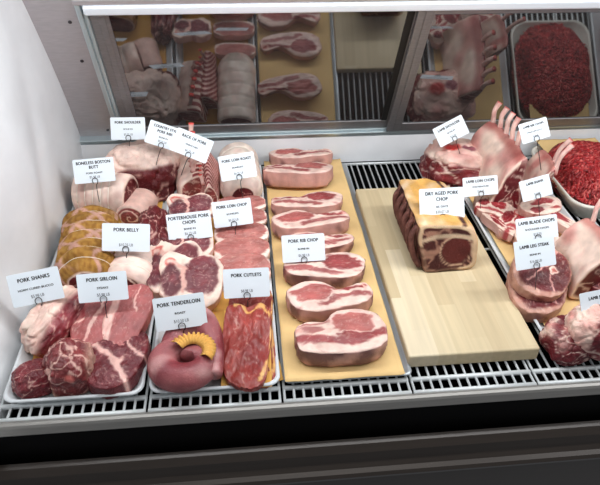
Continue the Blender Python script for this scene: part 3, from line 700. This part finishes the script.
# frilled paper tucked in the coil
v = []; f = []; nf = 60; cc = []
for i in range(nf+1):
    a = math.radians(150-i*(185/nf)); w_ = .0032*(1 if i % 4 < 2 else -1)
    for j in range(5):
        r = .018+.024*j/4; v.append((math.cos(a)*(r+w_*.3)+.004, math.sin(a)*(r)+.004, .062+.009*math.sin(j/4*PI*.9)+w_*(j/4)))
for i in range(nf):
    for j in range(4): f.append((i*5+j, (i+1)*5+j, (i+1)*5+j+1, i*5+j+1))
fr = mesh_obj('paper_frill', v, f, M_paper2); so = fr.modifiers.new('s', 'SOLIDIFY'); so.thickness = .0004
fr.location = o.location; tag(fr, 'pleated orange paper frill tucked into the coiled tenderloin', 'paper')
mb = MB(); pts = crom([(-.05, .0, .03), (-.02, .035, .04), (.025, .04, .046), (.052, .0, .044), (.058, -.06, .036)], 50, False)
rs = [.012+.016*math.sin(PI*(.15+.8*i/49)) for i in range(50)]
mb.tube(pts, rs, 26, cols=tcol(8)); o = mb.build('pork_tenderloin', M_lean, None, True)
p = G(192, 322, .05); put(o, (p.x, p.y, TZ), 0, 0, 0); tag(o, 'pork tenderloin curved behind the coiled one, under the card', 'meat', 'pork tenderloins')
# cutlets and their papers
OC = [(.98, .3), (.9, .78), (.5, .98), (-.1, .90), (-.6, .98), (-.92, .8), (-.98, .2), (-1, -.3), (-.72, -.75), (-.2, -.96), (.3, -1), (.75, -.82), (.88, -.3)]
CR = lin((156, 70, 62)); CF = lin((226, 184, 120))
LC = [El(-.3, .3, .5, .4, 20, lin((164, 76, 68)), .5, .7), El(.3, -.3, .4, .5, 0, lin((130, 46, 46)), .5, .6), Li([(-.6, .9), (0, .85), (.6, .92), (.95, .6)], .045, CF, .5), Li([(1, .3), (.85, -.3), (.6, -.85)], .05, CF, .5), Li([(-.7, -.5), (-.1, -.2), (.5, .4)], .015, lin((200, 110, 98)), .7, .6)]
def stack(pc, z, rz, k, lb, plb, w=.098, d=.165, rx=5):
    p = G(pc[0], pc[1], z+.012)
    o = slab('pork_cutlet', OC, w, d, .013, CR, LC, M_lean, seed=130+k, side=lin((150, 60, 54)), sideamt=.4, rough=.005, warp=.14)
    put(o, (p.x, p.y, z), rx, 0, rz); tag(o, lb, 'meat', 'thin pork cutlets stacked on paper')
    w, d = w*o.scale.x, d*o.scale.y
    s_ = sheet(-w/2+.004, w/2, -d/2+.022, d/2+.003, z-.002, plb, M_paper2, rz+2, seed=40+k, rip=.0015, rx=rx, nx=20, ny=26, name='interleaf_paper'); s_.location = (o.location.x, o.location.y+.002, z-.003)
    s_['group'] = 'paper sheets between the cutlets'
stack((250, 340), .012, 6, 0, 'lowest pork cutlet, its dark edge showing on the right of the stack', 'orange paper under the lowest pork cutlet', .095, .17)
stack((250, 322), .022, -3, 1, 'middle pork cutlet, upper end showing below the price card', 'orange paper under the middle pork cutlet', .10, .13, 10)
stack((246, 356), .026, -4, 2, 'top pork cutlet with yellow fat edge at the front of the stack', 'orange paper under the top pork cutlet', .094, .135, 6)

# ================================================================ DRY AGED ROAST on the board
DP_ = [(-.044, 0), (-.056, .035), (-.066, .080), (-.064, .100), (-.058, .108), (-.030, .108), (.015, .106), (.050, .096), (.066, .070), (.070, .032), (.062, .004), (.01, -.001)]
def dac(u, t, x, z):
    n_ = nz(x*25, t*7, z*25, 5)
    if z > .104 or x > .04:
        c = mix(TAN, CREAM, .7*sst(-.1, .5, n_)+(.3 if x < -.045 or x > .045 else 0))
        return mix(c, lin((196, 158, 96)), .4*sst(.2, -.3, nz(x*50, t*10, z*50, 6)))
    return mix(mix(AGED, lin((60, 30, 30)), sst(-.2, .3, n_)), lin((150, 110, 90)), sst(.35, .75, math.sin(t*2*PI*7+z*60))*.7)
def dae(x, z, r, t):
    X = x/.07; Z = (z-.054)/.055
    c = muscle(X, Z, 0, 141, lin((92, 46, 44)), lin((190, 150, 130)), .75, 1.6, .07)
    c = mix(c, lin((206, 176, 152)), max(0, 1-sst(.0, .10, abs(math.hypot((X-.32)/.50, (Z+.12)/.60)-1.08))))
    c = mix(c, lin((104, 48, 44)), 1-sst(.9, 1.0, math.hypot((X-.32)/.50, (Z+.12)/.60)))
    c = mix(c, lin((206, 184, 160)), 1-sst(.05, .13, abs(Z-.55+.25*X*X-.0)))
    c = mix(c, lin((216, 190, 160)), sst(.86, .93, r)*(1 if (Z > .1 or X > .5) else .2))
    return c
o = sweep('dry_aged_pork_roast', DP_, .19, dac, dae, M_aged, seed=140, namp=.005, scale=lambda t: 1-.06*t, shear=.22)
p = G(443, 272, BZ); put(o, (p.x+.002, p.y+.094, BZ), 0, 0, 1)
tag(o, 'dry-aged bone-in pork loin roast with tan fat cap on the board', 'meat')
for k in range(6):
    y = -.080+k*.031; s = 1-.06*(y/.19+.5)
    bone(o, [(-.060*s, y+.024, .096*s), (-.074*s, y+.018, .078*s), (-.068*s, y+.008, .036*s), (-.052*s, y+.002, .010)], .0080, AGED).data.materials[0] = M_aged
    ob = o.children[-1]
    for q in ob.data.color_attributes[0].data: q.color = (*mix(lin((96, 58, 52)), lin((150, 108, 96)), rnd.random()*.6), 1)

# ================================================================ LAMB
LB = lin((150, 52, 60)); LBF = lin((238, 216, 202)); LBP = lin((218, 166, 158))
def lsh(x, y, z):
    s = sst(-.0, .2, z+.25*y-.25+.15*nz(x*2, y*2, z*2, 152))
    m_ = muscle(x, y, z, 151, lin((140, 48, 54)), LBF, .75, 2.1, .07)
    t_ = mix(LBP, LBF, .5+.8*nz(x*2, y*2, z*2, 155))
    t_ = mix(t_, lin((196, 70, 66)), 1-sst(.16, .3, math.hypot(x+.35, y+.15)))
    t_ = mix(t_, lin((160, 100, 110)), 1-sst(.15, .24, math.hypot(x-.08, y+.2)))
    t_ = mix(t_, lin((60, 50, 60)), 1-sst(.03, .1, math.hypot(x-.45, y-.25)))
    return mix(m_, t_, s)
o = lump('lamb_shoulder', (.215, .17, .105), lsh, M_meat, seed=150, e=.72, namp=.14, crease=.07)
p = G(457, 160, .075); put(o, (p.x, p.y+.0, TZ), 0, 4, -8); tag(o, 'lamb shoulder with pale fat top beside the bare wire bars', 'meat')
# lamb racks
def lamb_rack(loc, rz, rx, ry, L, H, nb, bl, lb, seed, lean=.3, body=1.0, bonedir=(.02, .0), r=.0052, b0=.1, b1=.9):
    P_ = [(-.060*body, 0), (-.072*body, .018), (-.066*body, .05), (-.040*body, H*.72), (-.010*body, H*.94), (.010*body, H), (.022*body, H*.93), (.022*body, H*.6), (.034*body, .04), (.036*body, .01), (.030*body, 0)]
    def cf(u, t, x, z):
        if x < .012*body and not (z < .02 and x > 0):
            c = mix(LBF, lin((222, 168, 160)), sst(-.2, .5, nz(x*20, t*4, z*14, seed)))
            return mix(c, lin((170, 80, 74)), sst(.86, .98, z/H)*.7)
        return mix(LB, LBF, sst(.3, .7, math.sin(t*2*PI*nb))*.6)
    def ef(x, z, r, t):
        c = muscle(x*22, 0, z*22, seed+1, lin((128, 40, 50)), LBF, .7, 1.4, .07)
        return mix(c, LBF, sst(.80, .92, r)*(1 if x < 0 else .3))
    o = sweep('lamb_rack', P_, L, cf, ef, M_fat, seed=seed, bend=-.012, namp=.006)
    put(o, loc, rx, ry, rz); tag(o, lb, 'meat', 'racks of lamb')
    for k in range(nb):
        t = b0+(b1-b0)*k/max(1, nb-1); y = (t-.5)*L; bx = -.012*(2*t-1)**2
        j = rnd.uniform(-.003, .003)
        bone(o, [(bx+.012, y, H*.86), (bx+.010, y+j, H+.2*bl), (bx+bonedir[0]*.5, y+j+bonedir[1]*.5, H+.6*bl), (bx+bonedir[0], y+j*2+bonedir[1], H+bl)], r)
    return o
lamb_rack((.652, 1.285, TZ), 2, 0, 0, .215, .158, 5, .050, 'large rack of lamb standing tall behind the other cuts, bones up', 160, body=.78, bonedir=(.020, .004), r=.0074, b0=.35, b1=.96)
lamb_rack((.722, 1.215, TZ), -8, 0, 6, .10, .135, 2, .060, 'short rack of lamb with two bones beside the ground meat tray', 165, body=.5, bonedir=(.028, .0), r=.0066, b0=.15, b1=.5)
lamb_rack((.712, .925, TZ), -5, 0, 5, .135, .122, 4, .045, 'rack of lamb at the right edge, four pale bones up', 170, body=.58, bonedir=(.022, .012), r=.0062, b0=.12, b1=.9)
# loin chops, blade chops
LLc = [El(.35, .2, .42, .5, 0, lin((168, 52, 60)), .12), El(-.45, .1, .32, .4, 0, lin((150, 42, 52)), .12), El(-.1, .5, .2, .22, 0, lin((206, 92, 90)), .2), El(-.1, .5, .12, .13, 0, lin((236, 196, 186)), .3), Li([(-.8, -.6), (0, -.45), (.8, -.6)], .1, lin((190, 90, 92)), .5)]
def lchop(pc, z, w, d, th, rot, lb, seed, out=OP, lay=LLc, base=LBF, name='lamb_loin_chop', grp='lamb loin chops', side=None, sa=.45, mat=M_meat):
    o = slab(name, out, w, d, th, base, lay, mat, seed=seed, side=side or lin((160, 60, 64)), sideamt=sa)
    p = G(pc[0], pc[1], z+th); put(o, (p.x, p.y, z), *rot); tag(o, lb, 'meat', grp); return o
lchop((489, 209), TZ+.012, .10, .10, .035, (8, 4, -25), 'lamb loin chop with a round marrow bone, nearest the dry-aged roast', 181)
lchop((512, 228), TZ+.0, .10, .10, .033, (6, 0, -35), 'lamb loin chop lying just behind the leg steak card', 182)
lchop((499, 222), TZ+.008, .085, .08, .03, (0, 8, 20), 'small red lamb chop between the two other loin chops', 183)
LBl = [El(.1, .2, .6, .45, 10, lin((170, 74, 78)), .2), Li([(-.8, .1), (-.2, -.2), (.5, -.1), (.9, .2)], .08, LBF, .4), El(-.4, -.5, .3, .25, 0, lin((150, 52, 58)), .2), El(.5, -.5, .25, .2, 0, lin((190, 90, 90)), .3)]
lchop((566, 218), TZ+.02, .10, .15, .035, (6, 0, 35), 'pale lamb blade chop running from the blade chops card to the right', 184, OS, LBl, LBF, 'lamb_blade_chop', 'lamb blade chops', lin((220, 170, 164)))
lchop((537, 207), TZ+.03, .11, .09, .035, (8, 0, 10), 'lamb blade chop under the lamb shank card', 185, OS, LBl, LBF, 'lamb_blade_chop', 'lamb blade chops')
lchop((538, 243), TZ+.0, .13, .10, .035, (0, 0, -20), 'lamb blade chop hidden mostly behind the leg steak card', 186, OS, LBl, LBF, 'lamb_blade_chop', 'lamb blade chops')
# leg steaks
LLg = [El(.03, .03, .93, .91, 0, lin((112, 46, 50)), .06), El(-.3, .2, .4, .5, 20, lin((96, 38, 42)), .4, .7), Li([(.1, .9), (.15, .2), (-.2, -.7)], .035, LBP, .5), El(.35, .1, .13, .15, 0, LBF, .2), El(.35, .1, .07, .08, 0, lin((190, 110, 100)), .4), Li([(.3, -.1), (.7, -.5)], .03, LBP, .5)]
OG = [(1, -.1), (.92, .45), (.5, .9), (-.05, 1), (-.6, .85), (-.95, .4), (-1, -.2), (-.7, -.75), (-.15, -1), (.45, -.9), (.88, -.6)]
lrim = lambda x, y, zf: mix(lin((196, 152, 134)), lin((132, 66, 62)), sst(.0, .4, nz(x*2.5, y*2.5, zf*2, 3)))
lchop((534, 283), TZ+.002, .15, .15, .034, (2, 4, -30), 'lower lamb leg steak of the stacked pair with a thick pale rim', 191, OG, LLg, lin((200, 158, 142)), 'lamb_leg_steak', 'lamb leg steaks', lrim, .8)
lchop((541, 272), TZ+.036, .15, .13, .030, (4, 10, -40), 'upper lamb leg steak of the stacked pair, dark lean on top', 192, OG, LLg, lin((200, 158, 142)), 'lamb_leg_steak', 'lamb leg steaks', lrim, .8)
# shank pieces bottom right
def lsk(seed, sx):
    def fn(x, y, z):
        s = sst(-.05, .2, z*.2-.9*x*sx+.1*y-.22+.2*nz(x*2, y*2, z*2, seed))
        return mix(muscle(x, y, z, seed, lin((128, 40, 50)), LBF, .75, 1.9, .06), mix(LBF, lin((226, 172, 162)), .5+nz(x*2, y*2, z*2, seed+3)), s)
    return fn
o = lump('lamb_shank', (.12, .11, .095), lsk(201, 1), M_meat, seed=201, e=.75, namp=.12, crease=.05)
p = G(588, 335, .06); put(o, (p.x, p.y+.0, TZ+.018), 6, 0, -15); tag(o, 'lamb shank piece with rounded white fat, below the card at the right edge', 'meat', 'lamb shank pieces')
o = lump('lamb_shank', (.105, .10, .062), lsk(205, .2), M_dark, seed=206, e=.7, namp=.12, crease=.05)
p = G(566, 345, .035); put(o, (p.x, p.y, TZ), 0, 0, 15); tag(o, 'dark red lamb shank piece in the front left corner of the lamb tray', 'meat', 'lamb shank pieces')
o = lump('lamb_piece', (.12, .12, .07), lambda x, y, z: muscle(x, y, z, 208, lin((120, 36, 46)), LBP, .6, 1.7, .06), M_dark, seed=208, namp=.14, crease=.05)
p = G(604, 290, .04); put(o, (.735, p.y, TZ), 0, 0, 0); tag(o, 'dark red lamb piece at the right edge behind the rack of lamb', 'meat')

# ================================================================ GROUND MEAT
mb = MB(); gx, gy = .9225, 1.301; hx, hy = .105, .143
def hgt(x, y):
    r = (abs(x/hx)**2.6+abs(y/hy)**2.6)
    return .032+.064*max(0, 1-r)**.6+.006*nz(x*25, y*25, 0, 3)
v = []; f = []; cl = []; nn_ = 44
for j in range(nn_+1):
    for i in range(nn_+1):
        u, w_ = i/nn_*2-1, j/nn_*2-1; x = u*math.sqrt(1-w_*w_/2)*hx*1.16; y = w_*math.sqrt(1-u*u/2)*hy*1.13
        e_ = max(abs(u), abs(w_)); v.append((x, y, hgt(x, y)*(1 if e_ < 1 else .4)-.003)); cl.append(lin((110, 30, 34)))
for j in range(nn_):
    for i in range(nn_): f.append((j*(nn_+1)+i, j*(nn_+1)+i+1, (j+1)*(nn_+1)+i+1, (j+1)*(nn_+1)+i))
mb.add(v, f, cl)
for k in range(5200):
    a = rnd.uniform(0, 2*PI); r = math.sqrt(rnd.random()); x = hx*1.08*r*math.cos(a)*(1.08); y = hy*1.05*r*math.sin(a)*1.05
    z = hgt(x, y)+rnd.uniform(-.002, .003); an = rnd.uniform(0, PI)+.8*nz(x*12, y*12); l = rnd.uniform(.003, .009)
    dx, dy = math.cos(an)*l, math.sin(an)*l; b_ = rnd.uniform(-.4, .4)
    q = []
    for s in (-1, -.33, .33, 1):
        X = x+dx*s-dy*b_*s*s; Y_ = y+dy*s+dx*b_*s*s; q.append((X, Y_, z+(hgt(X, Y_)-hgt(x, y))*.8-.0015*s*s))
    rr = rnd.uniform(.0022, .0034)
    c0 = mix(lin((192, 60, 62)), lin((138, 32, 38)), rnd.random()) if rnd.random() < .8 else mix(lin((214, 120, 112)), lin((190, 84, 80)), rnd.random())
    mb.tube(q, [rr*.6, rr, rr, rr*.6], 5, cols=[c0]*4)
o = mb.build('ground_meat', M_mince, None, True); o.location = (gx, gy, .004); tag(o, 'heap of bright red coarse ground meat in the deep tray', 'ground meat', kind='stuff')
# meat in the last tray, seen in the mirror only
o = lump('pork_piece', (.17, .30, .08), lambda x, y, z: muscle(x, y, z, 230, lin((190, 110, 104)), FAT, .6, 1.6, .08), M_meat, seed=230, namp=.14)
o.location = (1.185, 1.23, .006); tag(o, 'pale meat in the tray reflected at the right edge of the mirror', 'meat')

# ================================================================ PRICE CARDS
def text_mesh(name, s, size, mat, parent, loc, bold=0.0, sx=1.0, gap=1.0):
    cu = bpy.data.curves.new(name, 'FONT'); cu.body = s; cu.size = size; cu.align_x = 'CENTER'; cu.align_y = 'CENTER'; cu.space_character = gap
    tmp = bpy.data.objects.new('tmp', cu); C.objects.link(tmp)
    me = bpy.data.meshes.new_from_object(tmp.evaluated_get(bpy.context.evaluated_depsgraph_get()))
    bpy.data.objects.remove(tmp); bpy.data.curves.remove(cu)
    for vtx in me.vertices: vtx.co.x *= sx
    if bold:                                                        # heavier strokes: the glyphs laid over themselves a hair apart
        v0 = [v.co.copy() for v in me.vertices]; f0 = [tuple(p.vertices) for p in me.polygons]; v = []; f = []
        for k, (dx, dy) in enumerate(((-1, 0), (1, 0), (0, .6), (0, -.6))):
            n = len(v); v += [(q.x+dx*bold, q.y+dy*bold, q.z+k*.00002) for q in v0]; f += [tuple(i+n for i in p) for p in f0]
        me = bpy.data.meshes.new(name); me.from_pydata(v, [], f)
    me.materials.clear(); me.materials.append(mat)
    o = bpy.data.objects.new(name, me); C.objects.link(o); o.parent = parent; o.location = loc; return o
def card(px, py, wpx, hpx, roll_, y, title, sub, price, lb, yaw=0, pitch=0, stake=.045):
    c = Yp(px, py, y); dep = (c-CAM).dot(RZ); W = wpx*dep/F; Hh = hpx*dep/F
    t = empty('price_card', c)
    # upright card leaned back so that it faces a standing customer
    base = Matrix.Rotation(math.radians(yaw), 3, 'Z') @ Matrix.Rotation(math.radians(58+pitch), 3, 'X') @ Matrix.Rotation(math.radians(-roll_), 3, 'Z')
    t.rotation_euler = base.to_euler()
    r = .003; pts = []
    for qx, qy, a0 in ((1, -1, -90), (1, 1, 0), (-1, 1, 90), (-1, -1, 180)):
        for k in range(5):
            a = math.radians(a0+k*22.5); pts.append((qx*(W/2-r)+math.cos(a)*r, qy*(Hh/2-r)+math.sin(a)*r))
    n = len(pts); v = [(x, y_, -.0008) for x, y_ in pts]+[(x, y_, .0) for x, y_ in pts]
    f = [tuple(range(n-1, -1, -1)), tuple(range(n, 2*n))]+[(i, (i+1) % n, n+(i+1) % n, n+i) for i in range(n)]
    cd = mesh_obj('card', v, f, M_card, t, smooth=False)
    ls = title.split('\n'); k = W/.092
    for i, s in enumerate(ls):
        text_mesh('title', s, .0096*k, M_ink, cd, (0, Hh*(.27 if len(ls) == 1 else .33-.19*i), .0002), .00042, .84, 1.10)
    if sub: text_mesh('subtitle', sub, .0054*k, M_ink, cd, (0, -Hh*(.03 if len(ls) == 1 else .10), .0002), .0002, 1.15)
    if price: text_mesh('price', price, .0078*k, M_ink2, cd, (0, -Hh*.27, .0002), .00005, .85)
    mb = MB(); lp = [(-.0045, -Hh/2-.002, .001), (-.006, -Hh/2+.004, .0022), (-.0045, -Hh/2+.0085, .0025), (0, -Hh/2+.0105, .0025), (.0045, -Hh/2+.0085, .0025), (.006, -Hh/2+.004, .0022), (.004, -Hh/2-.003, 0), (.001, -Hh/2-.006, -.003), (0, -Hh/2-stake*.6, -.008), (0, -Hh/2-stake, -.014)]
    mb.tube(crom(lp, 40, False), .0008, 6); mb.build('wire_clip', M_wire, t, True)
    return tag(t, lb, 'price card', 'white price cards on wire clips')
card(128, 128.5, 34, 22, 1, 1.40, 'PORK SHOULDER', 'BONE IN', '$5.25 LB', 'white price card reading PORK SHOULDER at the back left')
card(164, 136, 34, 23, 20, 1.33, 'COUNTRY STYLE\nPORK RIBS', 'BONE IN', '$5.25 LB', 'tilted white price card reading COUNTRY STYLE PORK RIBS')
card(192, 145.5, 38, 24, 24, 1.25, 'RACK OF PORK', 'FRENCHED', '$6.25 LB', 'tilted white price card reading RACK OF PORK')
card(94, 170.5, 40, 24, -3, 1.24, 'BONELESS BOSTON\nBUTT', 'PORK ROAST', '$5.98 LB', 'white price card reading BONELESS BOSTON BUTT beside the end wall')
card(237.5, 166.5, 36, 25, -7, 1.22, 'PORK LOIN ROAST', 'BONELESS', '$6.25 LB', 'white price card reading PORK LOIN ROAST on the pale roast')
card(189.5, 226, 44, 27, -4, 1.07, 'PORTERHOUSE PORK\nCHOPS', 'BONE IN', '$6.25 LB', 'white price card reading PORTERHOUSE PORK CHOPS')
card(232.5, 213, 39, 26, -5, 1.12, 'PORK LOIN CHOP', 'BONELESS', '$6.25 LB', 'white price card reading PORK LOIN CHOP')
card(126, 237.5, 47, 28, 4, 1.00, 'PORK BELLY', '', '$10.25 LB', 'white price card reading PORK BELLY')
card(35.5, 287, 51, 33, -9, .87, 'PORK SHANKS', 'HORM CURED BUCCO', '$5.98 LB', 'white price card reading PORK SHANKS by the end wall')
card(102.5, 287, 49, 29, -2, .855, 'PORK SIRLOIN', 'STEAKS', '$5.98 LB', 'white price card reading PORK SIRLOIN')
card(246.5, 283, 46, 29.5, 0, .875, 'PORK CUTLETS', '', '$8.98 LB', 'white price card reading PORK CUTLETS')
card(180, 312, 51, 33.5, -5, .80, 'PORK TENDERLOIN', 'ROAST', '$10.50 LB', 'white price card reading PORK TENDERLOIN')
card(303.5, 248, 43, 27.5, -1, .985, 'PORK RIB CHOP', 'BONE IN', '$6.98 LB', 'white price card reading PORK RIB CHOP')
card(442, 203.5, 46, 31, -1, 1.02, 'DRY AGED PORK\nCHOP', '60. DAYS', '$20.07 LB', 'white price card reading DRY AGED PORK CHOP')
card(451, 131, 33, 20, -25, 1.35, 'LAMB SHOULDER', 'BONE IN', '$12.25', 'tilted white price card reading LAMB SHOULDER at the back')
card(534.5, 130.5, 30, 20, -14, 1.18, 'LAMB RIB CHOPS', 'FRENCHED RACK', '$18.98', 'white price card reading LAMB RIB CHOPS among the lamb bones', stake=.07)
card(480.5, 186, 36, 19, -3, 1.18, 'LAMB LOIN CHOPS', 'PORTERHOUSE', '$16.25', 'white price card reading LAMB LOIN CHOPS')
card(536, 188, 32, 21, -13, 1.11, 'LAMB SHANK', '', '$10.98', 'white price card reading LAMB SHANK on the large lamb rack')
card(537, 228, 43, 23, -5, .96, 'LAMB BLADE CHOPS', 'SHOULDER CHOPS', '$12.25', 'white price card reading LAMB BLADE CHOPS')
card(535, 253.5, 42, 29, -6, .865, 'LAMB LEG STEAK', 'BONE IN', '$16.98 LB', 'white price card reading LAMB LEG STEAK')
card(601, 305, 42, 31, -8, .745, 'LAMB SHANK', 'LAMB FORESHANK', '$9.98 LB', 'white price card cut off by the right edge above the lamb shanks')

# ================================================================ LIGHT
def area(name, loc, target, sx, sy, power, col=(1, 1, 1)):
    l = bpy.data.lights.new(name, 'AREA'); l.shape = 'RECTANGLE'; l.size = sx; l.size_y = sy; l.energy = power; l.color = col
    o = bpy.data.objects.new(name, l); C.objects.link(o); o.location = loc
    o.rotation_euler = (Vector(target)-Vector(loc)).to_track_quat('-Z', 'Y').to_euler(); return o
area('case_lamp', (.30, .86, .74), (.30, 1.12, 0), 1.9, .04, 10.5, (.94, .97, 1))
area('ceiling_lamp', (.4, .2, 2.4), (.3, 1.2, 0), 1.6, 1.0, 11, (1, .98, .95))
area('wall_fill', (1.9, .3, 1.9), (-.4, 1.1, .1), 1.2, .8, 12, (.97, .98, 1))  # added fill light from the right, brightens the white left end panel
w = bpy.data.worlds.new('world'); S.world = w; w.use_nodes = True
w.node_tree.nodes['Background'].inputs[0].default_value = (.80, .84, .90, 1); w.node_tree.nodes['Background'].inputs[1].default_value = .28
S.view_settings.view_transform = 'Standard'; S.view_settings.look = 'None'; S.view_settings.exposure = 0; S.view_settings.gamma = 1; S.view_settings.use_curve_mapping = False
